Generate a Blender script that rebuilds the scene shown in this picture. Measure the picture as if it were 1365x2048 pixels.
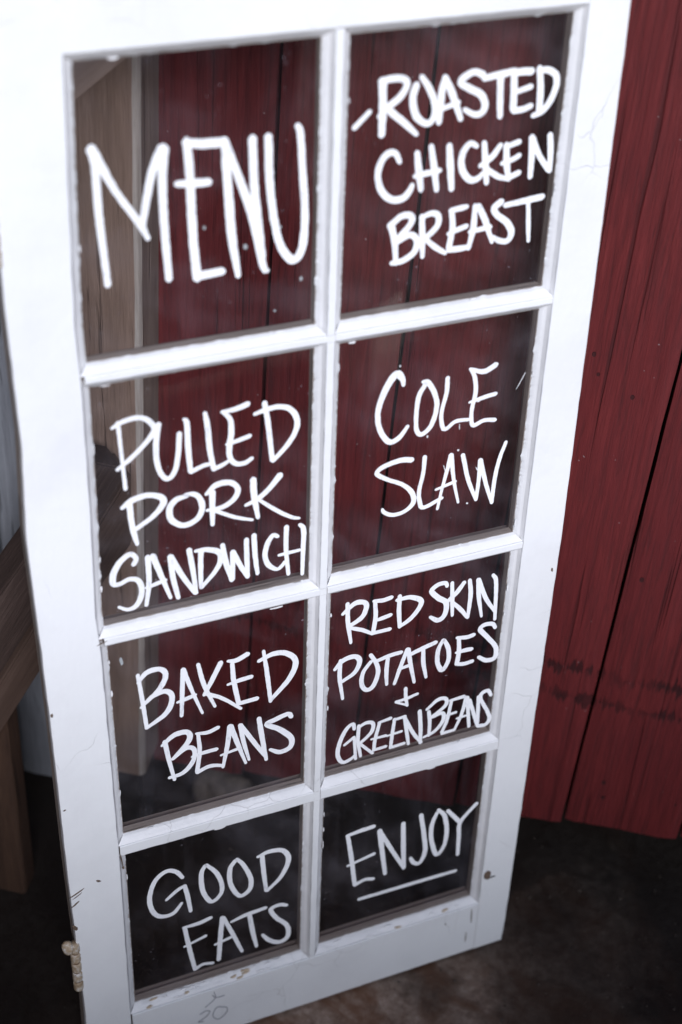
import bpy, bmesh, math, random, json
from mathutils import Vector, Matrix, noise
random.seed(7)
scene = bpy.context.scene
for o in list(bpy.data.objects): bpy.data.objects.remove(o)
C = scene.collection

# ------------------------------------------------------------ camera
CAM = Vector((0.43346, -1.02982, 1.82930))
cam_d = bpy.data.cameras.new('camera')
cam = bpy.data.objects.new('camera', cam_d); C.objects.link(cam)
cam.matrix_world = Matrix(((0.97977969, -0.16372989, 0.11499686, CAM.x),
                           (0.19141307, 0.59972476, -0.77697570, CAM.y),
                           (0.05824768, 0.78327692, 0.61893819, CAM.z),
                           (0, 0, 0, 1)))
cam_d.sensor_fit = 'HORIZONTAL'; cam_d.sensor_width = 24.0
cam_d.lens = 24.0*3011.32/1365
cam_d.clip_start = 0.02; cam_d.clip_end = 500
cam_d.dof.use_dof = True; cam_d.dof.focus_distance = 1.76
cam_d.dof.aperture_fstop = 2.8; cam_d.dof.aperture_blades = 0
scene.camera = cam

# ------------------------------------------------------------ light
SUN_DIR = Vector((0.38, -0.91, 0.58)).normalized()      # towards the sun
el = math.asin(SUN_DIR.z); az = math.atan2(SUN_DIR.x, SUN_DIR.y)
world = bpy.data.worlds.new('World'); scene.world = world; world.use_nodes = True
wn = world.node_tree; bg = wn.nodes['Background']
sky = wn.nodes.new('ShaderNodeTexSky'); sky.sky_type = 'NISHITA'; sky.sun_disc = False
sky.sun_elevation = el; sky.sun_rotation = az; sky.air_density = 1.0; sky.dust_density = 0.8; sky.ozone_density = 2.5
wn.links.new(sky.outputs[0], bg.inputs[0]); bg.inputs[1].default_value = 0.055
sun_d = bpy.data.lights.new('sun', 'SUN'); sun_d.energy = 2.35; sun_d.angle = math.radians(30)
sun_d.color = (0.91, 0.92, 1.0)
sun = bpy.data.objects.new('sun', sun_d); C.objects.link(sun)
sun.rotation_euler = SUN_DIR.to_track_quat('Z', 'Y').to_euler(); sun.location = (3, -4, 3)
scene.view_settings.view_transform = 'Standard'; scene.view_settings.look = 'None'
scene.view_settings.exposure = 0.76; scene.view_settings.gamma = 1.0
scene.cycles.max_bounces = 10; scene.cycles.transparent_max_bounces = 24; scene.cycles.glossy_bounces = 4
scene.cycles.caustics_reflective = False; scene.cycles.caustics_refractive = False

# ------------------------------------------------------------ material helpers
class NT:
    def __init__(s, name):
        s.m = bpy.data.materials.new(name); s.m.use_nodes = True; s.t = s.m.node_tree
        s.t.nodes.clear(); s.out = s.n('ShaderNodeOutputMaterial')
    def n(s, typ, **kw):
        x = s.t.nodes.new(typ)
        for k, v in kw.items(): setattr(x, k, v)
        return x
    def l(s, a, b): s.t.links.new(a, b)
    def val(s, sock, v):
        if hasattr(v, 'default_value') or hasattr(v, 'is_linked'): s.l(v, sock)
        else: sock.default_value = v
    def coord(s, scale=(1, 1, 1), kind='Object', rnd=0.0, rot=(0, 0, 0)):
        tc = s.n('ShaderNodeTexCoord'); mp = s.n('ShaderNodeMapping')
        mp.inputs['Scale'].default_value = scale; mp.inputs['Rotation'].default_value = rot
        src = tc.outputs[kind]
        if rnd:
            oi = s.n('ShaderNodeObjectInfo'); ml = s.n('ShaderNodeMath', operation='MULTIPLY'); ml.inputs[1].default_value = rnd
            s.l(oi.outputs['Random'], ml.inputs[0]); ad = s.n('ShaderNodeVectorMath', operation='ADD')
            s.l(src, ad.inputs[0]); s.l(ml.outputs[0], ad.inputs[1]); src = ad.outputs[0]
        s.l(src, mp.inputs['Vector']); return mp.outputs[0]
    def noise(s, vec, scale, detail=6, rough=0.6, dist=0.0):
        x = s.n('ShaderNodeTexNoise'); x.inputs['Scale'].default_value = scale; x.inputs['Detail'].default_value = detail
        x.inputs['Roughness'].default_value = rough; x.inputs['Distortion'].default_value = dist
        s.l(vec, x.inputs['Vector']); return x.outputs['Fac']
    def ramp(s, fac, stops, interp='LINEAR'):
        x = s.n('ShaderNodeValToRGB'); r = x.color_ramp; r.interpolation = interp
        while len(r.elements) < len(stops): r.elements.new(0.5)
        for e, (p, c) in zip(r.elements, stops):
            e.position = p; e.color = (c, c, c, 1) if isinstance(c, (int, float)) else (*c, 1)
        s.l(fac, x.inputs[0]); return x.outputs[0]
    def mix(s, fac, a, b, mode='MIX'):
        x = s.n('ShaderNodeMix', data_type='RGBA', blend_type=mode)
        s.val(x.inputs[0], fac)
        for sock, v in ((x.inputs[6], a), (x.inputs[7], b)):
            if isinstance(v, tuple): sock.default_value = (*v, 1)
            else: s.l(v, sock)
        return x.outputs[2]
    def math(s, op, a, b=0.0, clamp=False):
        x = s.n('ShaderNodeMath', operation=op, use_clamp=clamp); s.val(x.inputs[0], a); s.val(x.inputs[1], b); return x.outputs[0]
    def bump(s, h, strength=0.3, dist=0.002):
        x = s.n('ShaderNodeBump'); x.inputs['Strength'].default_value = strength; x.inputs['Distance'].default_value = dist
        s.l(h, x.inputs['Height']); return x.outputs[0]
    def spot(s, vec, cen, rad):
        """0..1 mask, 1 inside an ellipsoid at cen (object coords)"""
        a = s.n('ShaderNodeVectorMath', operation='SUBTRACT'); s.l(vec, a.inputs[0]); a.inputs[1].default_value = cen
        b = s.n('ShaderNodeVectorMath', operation='DIVIDE'); s.l(a.outputs[0], b.inputs[0]); b.inputs[1].default_value = rad
        c = s.n('ShaderNodeVectorMath', operation='LENGTH'); s.l(b.outputs[0], c.inputs[0]); return c.outputs['Value']
    def pbsdf(s, col, rough=0.6, normal=None, spec=0.5, metallic=0.0):
        b = s.n('ShaderNodeBsdfPrincipled')
        if isinstance(col, tuple): b.inputs['Base Color'].default_value = (*col, 1)
        else: s.l(col, b.inputs['Base Color'])
        s.val(b.inputs['Roughness'], rough); b.inputs['Specular IOR Level'].default_value = spec
        b.inputs['Metallic'].default_value = metallic
        if normal is not None: s.l(normal, b.inputs['Normal'])
        s.l(b.outputs[0], s.out.inputs[0]); return b

def mat_wood(name, dark, mid, light, rough=0.8, axis='z', bump=0.5, knots=(), rnd=9.0, fine=1.0, spec=0.25):
    M = NT(name)
    k = 0.055
    sc = {'z': (1, 1, k), 'x': (k, 1, 1)}[axis]
    v = M.coord(sc, rnd=rnd)
    big = M.noise(v, 22, 5, 0.55, 1.2); fin = M.noise(v, 240*fine, 6, 0.7, 0.4)
    vv = M.coord((1, 1, 1), rnd=rnd); blot = M.noise(vv, 5, 5, 0.6)
    f = M.math('ADD', M.math('MULTIPLY', big, 0.6), M.math('MULTIPLY', fin, 0.4))
    col = M.ramp(f, [(0.30, dark), (0.5, mid), (0.70, light)])
    col = M.mix(M.ramp(blot, [(0.35, 0.0), (0.7, 0.55)]), col, tuple(c*0.62 for c in mid))
    cracks = M.noise(v, 95*fine, 3, 0.5, 0.3)
    cr = M.ramp(cracks, [(0.30, 1.0), (0.36, 0.0)])
    col = M.mix(M.math('MULTIPLY', cr, 0.6), col, tuple(c*0.4 for c in dark))
    h = M.math('SUBTRACT', M.math('ADD', fin, M.math('MULTIPLY', big, 0.8)), M.math('MULTIPLY', cr, 0.8))
    if knots:
        vo = M.coord((1, 1, 1))
        for cen, rad in knots:
            d = M.spot(vo, cen, rad); wob = M.math('ADD', d, M.math('MULTIPLY', M.noise(vo, 180, 3), 0.5))
            kf = M.ramp(wob, [(0.75, 1.0), (1.35, 0.0)])
            col = M.mix(kf, col, tuple(c*0.28 for c in dark)); h = M.math('SUBTRACT', h, M.math('MULTIPLY', kf, 0.8))
    M.pbsdf(col, rough, M.bump(h, bump, 0.0025), spec)
    return M.m

def mat_red():
    M = NT('barn_red_paint')
    v = M.coord((1, 1, 0.05), rnd=7.0)
    big = M.noise(v, 20, 4, 0.55, 1.5); fin = M.noise(v, 190, 6, 0.72, 0.5)
    vo = M.coord((1, 1, 1), rnd=7.0); blot = M.noise(vo, 7, 6, 0.65)
    col = M.ramp(fin, [(0.28, (0.048, 0.0060, 0.0065)), (0.5, (0.112, 0.0135, 0.0145)), (0.75, (0.165, 0.026, 0.026))])
    col = M.mix(M.ramp(blot, [(0.4, 0.0), (0.75, 0.5)]), col, (0.085, 0.011, 0.014))
    col = M.mix(M.ramp(big, [(0.55, 0.0), (0.8, 0.35)]), col, (0.17, 0.030, 0.032))
    lines = M.noise(M.coord((1, 1, 0.018), rnd=3.0), 120, 2, 0.5, 0.25)
    cr = M.ramp(lines, [(0.29, 1.0), (0.36, 0.0)])
    col = M.mix(M.math('MULTIPLY', cr, 0.5), col, (0.022, 0.005, 0.006))
    # scattered pale specks, world-fixed
    sp = M.ramp(M.noise(vo, 160, 1, 0.4), [(0.80, 0.0), (0.83, 0.45)])
    col = M.mix(sp, col, (0.35, 0.3, 0.3))
    w = M.coord((1, 1, 1), kind='Generated')
    g = M.n('ShaderNodeNewGeometry')
    h = M.math('ADD', M.math('MULTIPLY', fin, 0.9), M.math('MULTIPLY', big, 1.1))
    # two scuffed bands low on the wall (bare, darkened grain tips)
    ps = g.outputs['Position']; sx = M.n('ShaderNodeSeparateXYZ'); M.l(ps, sx.inputs[0])
    tint = None
    pv = M.n('ShaderNodeMapping'); pv.inputs['Scale'].default_value = (1, 1, 0.12); M.l(ps, pv.inputs['Vector'])
    jag = M.noise(pv.outputs[0], 170, 2, 0.6); slow = M.noise(ps, 16, 2, 0.5)
    for (x0, z0, sl, w0) in ((0.50, 0.426, -0.080, 0.011), (0.50, 0.374, -0.080, 0.010)):
        lin = M.math('ADD', z0 - sl*x0, M.math('MULTIPLY', sx.outputs[0], sl))
        d = M.math('ABSOLUTE', M.math('SUBTRACT', sx.outputs[2], M.math('ADD', lin, M.math('MULTIPLY', M.math('SUBTRACT', slow, 0.5), 0.03))))
        d = M.math('DIVIDE', d, w0)
        mk = M.ramp(M.math('ADD', d, M.math('MULTIPLY', M.math('SUBTRACT', jag, 0.47), 6.0)), [(0.35, 0.8), (1.2, 0.0)])
        mk = M.math('MULTIPLY', mk, M.ramp(M.noise(ps, 9, 3, 0.6), [(0.40, 0.15), (0.58, 1.0)]))
        tint = mk if tint is None else M.math('MAXIMUM', tint, mk)
    col = M.mix(tint, col, (0.018, 0.005, 0.006))
    h = M.math('SUBTRACT', h, M.math('ADD', M.math('MULTIPLY', cr, 0.9), M.math('MULTIPLY', tint, 0.4)))
    # nail holes
    for (x, z, r) in ((0.543, 0.864, 0.0042), (0.490, 0.914, 0.004), (0.499, 0.888, 0.0035), (0.603, 0.594, 0.005), (0.618, 0.212, 0.005), (0.622, 0.181, 0.005), (0.724, 0.194, 0.003)):
        d = M.spot(ps, (x, 0.485, z), (r*0.75, 0.05, r*1.1))
        kf = M.ramp(M.math('ADD', d, M.math('MULTIPLY', jag, 0.4)), [(0.9, 1.0), (1.3, 0.0)])
        col = M.mix(M.math('MULTIPLY', kf, 0.75), col, (0.018, 0.006, 0.007)); h = M.math('SUBTRACT', h, kf)
    M.pbsdf(col, M.ramp(fin, [(0.3, 0.75), (0.7, 0.5)]), M.bump(h, 0.9, 0.0020), 0.35)
    return M.m

def mat_white(name='old_white_paint', dirt=0.5, chips=True, base=(0.80, 0.81, 0.82)):
    M = NT(name)
    v = M.coord(); vz = M.coord((1, 1, 0.12))
    br = M.noise(vz, 160, 4, 0.6, 0.6); bl = M.noise(v, 9, 5, 0.6); lump = M.noise(v, 60, 5, 0.6)
    # grubby towards nothing in particular: broad faint stains
    col = M.mix(M.ramp(bl, [(0.45, 0.0), (0.8, dirt)]), base, (0.66, 0.66, 0.67))
    gr = M.ramp(M.noise(v, 380, 3, 0.7), [(0.68, 0.0), (0.78, dirt*0.8)])
    col = M.mix(gr, col, (0.42, 0.40, 0.39))
    h = M.math('ADD', M.math('MULTIPLY', br, 0.5), lump)
    if chips:
        cn = M.noise(v, 75, 4, 0.75, 0.8); gate = M.noise(v, 11, 3, 0.5)
        ck = M.ramp(M.math('ADD', cn, M.math('MULTIPLY', gate, 0.55)), [(1.0, 0.0), (1.015, 1.0)])
        col = M.mix(ck, col, (0.16, 0.13, 0.11)); h = M.math('SUBTRACT', h, M.math('MULTIPLY', ck, 1.2))
        # a few hairline cracks
        vo = M.n('ShaderNodeTexVoronoi', feature='DISTANCE_TO_EDGE'); vo.inputs['Scale'].default_value = 16
        dv = M.n('ShaderNodeVectorMath', operation='ADD'); nz = M.n('ShaderNodeTexNoise'); nz.inputs['Scale'].default_value = 30
        M.l(v, nz.inputs['Vector']); sc_ = M.n('ShaderNodeVectorMath', operation='SCALE'); sc_.inputs['Scale'].default_value = 0.03
        M.l(nz.outputs['Color'], sc_.inputs[0]); M.l(v, dv.inputs[0]); M.l(sc_.outputs[0], dv.inputs[1]); M.l(dv.outputs[0], vo.inputs['Vector'])
        hl = M.ramp(vo.outputs['Distance'], [(0.0, 1.0), (0.006, 0.0)])
        gate2 = M.ramp(M.noise(v, 6, 2, 0.5), [(0.56, 0.0), (0.62, 1.0)])
        hl = M.math('MULTIPLY', hl, gate2)
        col = M.mix(M.math('MULTIPLY', hl, 0.35), col, (0.45, 0.42, 0.40)); h = M.math('SUBTRACT', h, hl)
    M.pbsdf(col, 0.42, M.bump(h, 0.55, 0.0012), 0.4)
    return M.m

def mat_glass(name='old_window_glass', dust=1.0):
    M = NT(name)
    v = M.coord((1, 1, 1))
    tr = M.n('ShaderNodeBsdfTransparent'); tr.inputs[0].default_value = (0.985, 0.988, 0.990, 1)
    gl = M.n('ShaderNodeBsdfGlossy'); gl.inputs['Roughness'].default_value = 0.01
    wav = M.noise(M.coord((1, 1, 1)), 9, 2, 0.4)
    bn = M.bump(wav, 0.12, 0.004); M.l(bn, gl.inputs['Normal'])
    g = M.n('ShaderNodeNewGeometry'); dt_ = M.n('ShaderNodeVectorMath', operation='DOT_PRODUCT')
    M.l(g.outputs['Incoming'], dt_.inputs[0]); M.l(g.outputs['Normal'], dt_.inputs[1])
    om = M.math('SUBTRACT', 1.0, M.math('ABSOLUTE', dt_.outputs['Value']), clamp=True)
    fr = M.math('ADD', 0.04, M.math('MULTIPLY', M.math('POWER', om, 5.0), 0.96))     # Schlick, n = 1.5
    m1 = M.n('ShaderNodeMixShader'); M.l(fr, m1.inputs[0]); M.l(tr.outputs[0], m1.inputs[1]); M.l(gl.outputs[0], m1.inputs[2])
    # dust film, wiping arcs and dried drops: thin scattering layer
    df = M.n('ShaderNodeBsdfDiffuse'); df.inputs[0].default_value = (0.60, 0.56, 0.64, 1)
    sm = M.noise(M.coord((1, 1, 1), rnd=3.0), 7, 4, 0.55, 0.6)
    wv = M.n('ShaderNodeTexWave', wave_type='RINGS', rings_direction='SPHERICAL'); wv.inputs['Scale'].default_value = 9
    wv.inputs['Distortion'].default_value = 6; wv.inputs['Detail'].default_value = 4; wv.inputs['Detail Scale'].default_value = 2.2
    M.l(M.coord((1, 1, 0.8), rnd=1.0), wv.inputs['Vector'])
    streak = M.noise(M.coord((1, 1, 0.05), rnd=2.0), 60, 4, 0.6)
    a = M.math('MULTIPLY', M.ramp(sm, [(0.42, 0.0), (0.70, 1.0)]), M.math('ADD', 0.45, M.math('MULTIPLY', wv.outputs['Fac'], 0.55)))
    f = M.math('ADD', M.math('MULTIPLY', a, 0.05), M.math('MULTIPLY', M.ramp(streak, [(0.5, 0.0), (0.75, 1.0)]), 0.012))
    f = M.math('MULTIPLY', M.math('ADD', f, 0.002), 0.55*dust)
    dots = M.noise(v, 330, 1, 0.3); gate = M.ramp(M.noise(v, 14, 2, 0.5), [(0.5, 0.0), (0.62, 1.0)])
    dt = M.math('MULTIPLY', M.ramp(dots, [(0.79, 0.0), (0.805, 0.35)]), gate)
    f = M.math('ADD', f, dt, clamp=True)
    m2 = M.n('ShaderNodeMixShader'); M.l(f, m2.inputs[0]); M.l(m1.outputs[0], m2.inputs[1]); M.l(df.outputs[0], m2.inputs[2])
    M.l(m2.outputs[0], M.out.inputs[0]); return M.m

def mat_ink():
    M = NT('white_paint_marker'); v = M.coord((1, 1, 0.25)); s = M.noise(v, 420, 4, 0.65, 0.5); b = M.noise(M.coord(), 60, 3, 0.6)
    f = M.math('ADD', M.math('MULTIPLY', s, 0.6), M.math('MULTIPLY', b, 0.4))
    col = M.ramp(f, [(0.34, (0.80, 0.81, 0.85)), (0.50, (0.88, 0.89, 0.91))])
    p = M.n('ShaderNodeBsdfPrincipled'); M.l(col, p.inputs['Base Color']); p.inputs['Roughness'].default_value = 0.5
    M.l(M.bump(f, 0.4, 0.0004), p.inputs['Normal'])
    t = M.n('ShaderNodeBsdfTransparent'); m = M.n('ShaderNodeMixShader'); M.l(M.ramp(f, [(0.33, 0.18), (0.42, 0.0)]), m.inputs[0])
    M.l(p.outputs[0], m.inputs[1]); M.l(t.outputs[0], m.inputs[2]); M.l(m.outputs[0], M.out.inputs[0]); return M.m

def mat_ground():
    M = NT('stained_concrete')
    v = M.coord()
    a = M.noise(v, 6, 8, 0.65, 0.4); b = M.noise(v, 70, 8, 0.7); g = M.noise(v, 500, 3, 0.7)
    col = M.ramp(b, [(0.3, (0.12, 0.076, 0.052)), (0.5, (0.25, 0.178, 0.138)), (0.72, (0.40, 0.315, 0.26))])
    rust = M.ramp(M.noise(v, 11, 5, 0.6, 0.8), [(0.42, 0.0), (0.62, 0.8)])
    col = M.mix(rust, col, (0.115, 0.045, 0.018))
    sp = M.ramp(g, [(0.66, 0.0), (0.75, 0.5)]); col = M.mix(sp, col, (0.20, 0.18, 0.17))
    sx = M.n('ShaderNodeSeparateXYZ'); M.l(v, sx.inputs[0])
    # near-black towards the right and the wall: distance from a slanting line
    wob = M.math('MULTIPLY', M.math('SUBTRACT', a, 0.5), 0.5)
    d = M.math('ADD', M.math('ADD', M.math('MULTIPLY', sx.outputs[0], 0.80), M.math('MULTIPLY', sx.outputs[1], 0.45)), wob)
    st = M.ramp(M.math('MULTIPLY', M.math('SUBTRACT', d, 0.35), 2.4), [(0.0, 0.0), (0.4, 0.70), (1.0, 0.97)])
    # near-black behind the line of the sash, with a wavering edge
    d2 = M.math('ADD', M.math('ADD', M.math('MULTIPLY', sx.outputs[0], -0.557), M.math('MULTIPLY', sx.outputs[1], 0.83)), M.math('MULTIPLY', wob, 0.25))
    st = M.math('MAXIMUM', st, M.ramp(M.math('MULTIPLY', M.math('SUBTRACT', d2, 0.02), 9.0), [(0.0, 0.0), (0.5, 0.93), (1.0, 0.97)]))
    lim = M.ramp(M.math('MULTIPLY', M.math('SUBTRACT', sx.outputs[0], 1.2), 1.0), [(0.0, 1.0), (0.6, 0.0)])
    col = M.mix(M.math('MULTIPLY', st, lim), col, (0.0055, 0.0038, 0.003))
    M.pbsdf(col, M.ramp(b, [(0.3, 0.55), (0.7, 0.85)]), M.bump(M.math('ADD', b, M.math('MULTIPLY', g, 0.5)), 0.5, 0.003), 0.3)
    return M.m

def mat_hinge():
    M = NT('thick_cream_paint'); v = M.coord(rnd=2.0); a = M.noise(v, 90, 5, 0.7, 0.5); b = M.noise(v, 220, 4, 0.7)
    col = M.ramp(a, [(0.38, (0.26, 0.18, 0.11)), (0.52, (0.42, 0.33, 0.23)), (0.66, (0.62, 0.60, 0.57))])
    col = M.mix(M.ramp(b, [(0.60, 0.0), (0.68, 0.85)]), col, (0.09, 0.06, 0.045))
    M.pbsdf(col, 0.55, M.bump(M.math('ADD', a, M.math('MULTIPLY', b, 0.5)), 0.8, 0.0015)); return M.m

def mat_plain(name, col, rough=0.7, bump=0.0, sc=80, var=0.25, spec=0.4, metallic=0.0):
    M = NT(name); v = M.coord(); n = M.noise(v, sc, 5, 0.6)
    c = M.ramp(n, [(0.3, tuple(x*(1-var) for x in col)), (0.7, tuple(min(1, x*(1+var)) for x in col))])
    M.pbsdf(c, rough, M.bump(n, bump, 0.002) if bump else None, spec, metallic); return M.m

MAT = dict(
    red=mat_red(), white=mat_white(), putty=mat_white('painted_putty', 0.75, True, (0.78, 0.78, 0.79)),
    inner=mat_wood('bare_sash_wood', (0.22, 0.185, 0.165), (0.36, 0.305, 0.27), (0.47, 0.41, 0.37), 0.7, 'z', 0.3, rnd=0),
    innerx=mat_wood('bare_rail_wood', (0.22, 0.185, 0.165), (0.36, 0.305, 0.27), (0.47, 0.41, 0.37), 0.7, 'x', 0.3, rnd=0),
    glass=mat_glass(), glass_hazier=mat_glass('hazier_window_glass', 1.6), ink=mat_ink(),
    post=mat_wood('weathered_post_wood', (0.16, 0.105, 0.080), (0.30, 0.205, 0.160), (0.42, 0.30, 0.245), 0.85, 'z', 0.8,
        knots=(((-0.064, 0.412, 1.150), (0.004, 0.03, 0.009)), ((-0.073, 0.412, 0.793), (0.005, 0.03, 0.008))), rnd=0),
    edge=mat_wood('worn_post_edge', (0.20, 0.16, 0.13), (0.44, 0.39, 0.35), (0.66, 0.62, 0.59), 0.8, 'z', 0.6, rnd=0),
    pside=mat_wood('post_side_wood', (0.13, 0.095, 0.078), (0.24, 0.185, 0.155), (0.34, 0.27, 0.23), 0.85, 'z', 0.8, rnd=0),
    grey=mat_wood('grey_weathered_wood', (0.12, 0.128, 0.145), (0.22, 0.23, 0.255), (0.32, 0.335, 0.365), 0.85, 'z', 0.7,
        knots=(((-0.250, 0.485, 0.535), (0.007, 0.03, 0.019)),), rnd=0),
    rough=mat_wood('rough_sawn_dark_wood', (0.020, 0.013, 0.010), (0.055, 0.035, 0.029), (0.12, 0.082, 0.07), 0.9, 'x', 1.0, rnd=0),
    rough_v=mat_wood('shade_fence_wood', (0.03, 0.024, 0.02), (0.075, 0.06, 0.05), (0.13, 0.11, 0.095), 0.9, 'z', 0.6),
    smooth=mat_wood('smooth_brown_wood', (0.034, 0.020, 0.014), (0.078, 0.048, 0.036), (0.13, 0.086, 0.067), 0.75, 'x', 0.35, rnd=0),
    ground=mat_ground(), dark=mat_plain('dark_timber_and_shadow', (0.012, 0.010, 0.009), 0.9, 0.3),
    hinge=mat_hinge(), rust=mat_plain('rust', (0.12, 0.045, 0.02), 0.85, 0.5, 200, 0.5),
    speck=mat_plain('dried_splash', (0.34, 0.36, 0.37), 0.6, 0, 300, 0.2),
    gritty=mat_plain('brown_grit', (0.07, 0.055, 0.045), 0.9, 0, 300, 0.5),
    pencil=mat_plain('pencil_graphite', (0.28, 0.28, 0.31), 0.6, 0, 300, 0.2), cream=mat_plain('perished_putty', (0.50, 0.40, 0.29), 0.85, 0.8, 160, 0.35),
    chip=mat_plain('bare_brown_chip', (0.13, 0.09, 0.065), 0.85, 0.5, 200, 0.4), stone=mat_plain('pale_stone', (0.10, 0.08, 0.065), 0.9, 0.6, 60, 0.4),
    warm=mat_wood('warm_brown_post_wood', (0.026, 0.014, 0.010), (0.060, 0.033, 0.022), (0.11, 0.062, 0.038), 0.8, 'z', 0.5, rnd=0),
    tan=mat_wood('tan_brace_wood', (0.28, 0.20, 0.165), (0.42, 0.31, 0.26), (0.52, 0.40, 0.34), 0.8, 'x', 0.4, rnd=0),
    palewood=mat_wood('fresh_pale_wood', (0.70, 0.56, 0.42), (0.80, 0.68, 0.54), (0.88, 0.78, 0.66), 0.7, 'x', 0.3, rnd=0),
    redpaint=mat_plain('bright_red_plastic', (0.75, 0.04, 0.06), 0.4, 0, 50, 0.1), ochre=mat_plain('ochre_wood', (0.45, 0.28, 0.08), 0.7, 0.2, 50, 0.3),
)

# ------------------------------------------------------------ object helpers
def link(name, verts, faces, mats, parent=None, mi=None, smooth=False):
    me = bpy.data.meshes.new(name); me.from_pydata([tuple(v) for v in verts], [], faces)
    for m in (mats if isinstance(mats, (list, tuple)) else [mats]): me.materials.append(MAT[m])
    if mi:
        for p, i in zip(me.polygons, mi): p.material_index = i
    bm = bmesh.new(); bm.from_mesh(me); bmesh.ops.recalc_face_normals(bm, faces=bm.faces); bm.to_mesh(me); bm.free()
    if smooth:
        for p in me.polygons: p.use_smooth = True
    o = bpy.data.objects.new(name, me); C.objects.link(o)
    if parent: o.parent = parent
    return o
def tag(o, label=None, cat=None, group=None, kind=None):
    if label: o['label'] = label
    if cat: o['category'] = cat
    if group: o['group'] = group
    if kind: o['kind'] = kind
    return o
def empty(name, label, cat, loc=(0, 0, 0), group=None):
    o = bpy.data.objects.new(name, None); C.objects.link(o); o.location = loc; o.empty_display_size = 0.05
    return tag(o, label, cat, group)
def nz(x, y, z=0.0, s=1.0): return noise.noise(Vector((x*s, y*s, z*s)))
def loft(rings, closed=True, caps=True):
    """rings: list of equal-length point rings -> verts, faces"""
    n = len(rings[0]); v = [p for r in rings for p in r]; f = []
    for i in range(len(rings)-1):
        for j in range(n if closed else n-1):
            k = (j+1) % n; f.append((i*n+j, i*n+k, (i+1)*n+k, (i+1)*n+j))
    if caps: f.append(tuple(range(n))[::-1]); f.append(tuple((len(rings)-1)*n+j for j in range(n)))
    return v, f

# ============================================================ SETTING
def ground():
    xs = [-12, -6, -3, -1.5] + [-0.8+0.04*i for i in range(61)] + [2.2, 3, 5, 9, 16]
    ys = [-16, -9, -5, -3, -2] + [-1.2+0.04*i for i in range(61)] + [1.6, 2.4, 4, 8, 14]
    v = []; f = []
    for y in ys:
        for x in xs:
            z = 0.006*nz(x, y, 3, 4) + 0.003*nz(x, y, 9, 13)
            if -0.05 < x < 0.6 and -0.1 < y < 0.45: z = min(z, 0.0) - 0.001
            v.append((x, y, z - 0.0035))
    n = len(xs)
    for j in range(len(ys)-1):
        for i in range(n-1): f.append((j*n+i, j*n+i+1, (j+1)*n+i+1, (j+1)*n+i))
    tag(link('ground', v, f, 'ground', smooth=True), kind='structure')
ground()

# red board wall: every board a part of its own
wall = empty('barn_wall', 'dark red painted barn wall of upright boards behind the window', 'wall', (0.35, 0.47, 0))
WY = 0.485; TILT = 0.018
def board(name, x0, x1, z0, z1, mat, parent, y=WY, th=0.022, seed=0, tilt=TILT, notch=None, wob=0.0012, jag=0.004):
    nx, nzv = 12, 70; vs = []; fs = []
    P = parent.location
    for k in range(nzv+1):
        for i in range(nx+1):
            t = i/nx; zz = z0 + (z1-z0)*k/nzv
            xa = x0 + tilt*(zz-0.6) + 0.0011*nz(seed, zz, 1, 6) + 0.0006*nz(seed, zz, 4, 40)
            xb = x1 + tilt*(zz-0.6) + 0.0011*nz(seed+5, zz, 2, 6) + 0.0006*nz(seed+5, zz, 7, 40)
            x = xa + (xb-xa)*t
            e = min(t, 1-t)
            yy = y + 0.0025*max(0, 1-e*14)**2 + wob*nz(x*30, zz*2.2, seed) + 0.0016*math.cos((t-0.5)*3)*nz(seed, 3.3)
            if k == 0:
                zz += jag*nz(x*25, seed, 2) + jag*0.5*nz(x*90, seed, 2)
                if notch and abs(x-notch[0]) < notch[1]: zz += notch[2]*(1-abs(x-notch[0])/notch[1])**0.6
            vs.append((x-P.x, yy-P.y, zz-P.z))
    n = nx+1
    for k in range(nzv):
        for i in range(nx): fs.append((k*n+i, k*n+i+1, (k+1)*n+i+1, (k+1)*n+i))
    m = len(vs)
    ring = [i for i in range(n)] + [k*n+nx for k in range(1, nzv+1)] + [nzv*n+i for i in range(nx-1, -1, -1)] + [k*n for k in range(nzv-1, 0, -1)]
    for r in ring: a = vs[r]; vs.append((a[0], y+th-P.y, a[2]))
    for q in range(len(ring)):
        p2 = (q+1) % len(ring); fs.append((ring[q], m+q, m+p2, ring[p2]))
    fs.append(tuple(m+q for q in range(len(ring))))
    return link(name, vs, fs, mat, parent)
seams = [-0.062, 0.0975, 0.2615, 0.4205, 0.5820, 0.7500, 0.90, 1.06, 1.22]
for i in range(len(seams)-1):
    zb = 0.112 + 0.055*(0.5*(seams[i]+seams[i+1])-0.52)
    board('board', seams[i]+0.0022, seams[i+1]-0.0022, zb, 2.05, 'red', wall, seed=i*11+3,
          notch=None)
gwall = empty('grey_board_wall', 'blue grey weathered board wall at the left with a dark knot', 'wall', (-0.35, 0.47, 0))
gs = [-1.06, -0.90, -0.74, -0.58, -0.43, -0.2695, -0.0685]
for i in range(len(gs)-1):
    board('board', gs[i]+0.002, gs[i+1]-0.002, -0.01, 2.05, 'grey', gwall, seed=i*7+101, tilt=0.0)

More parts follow.
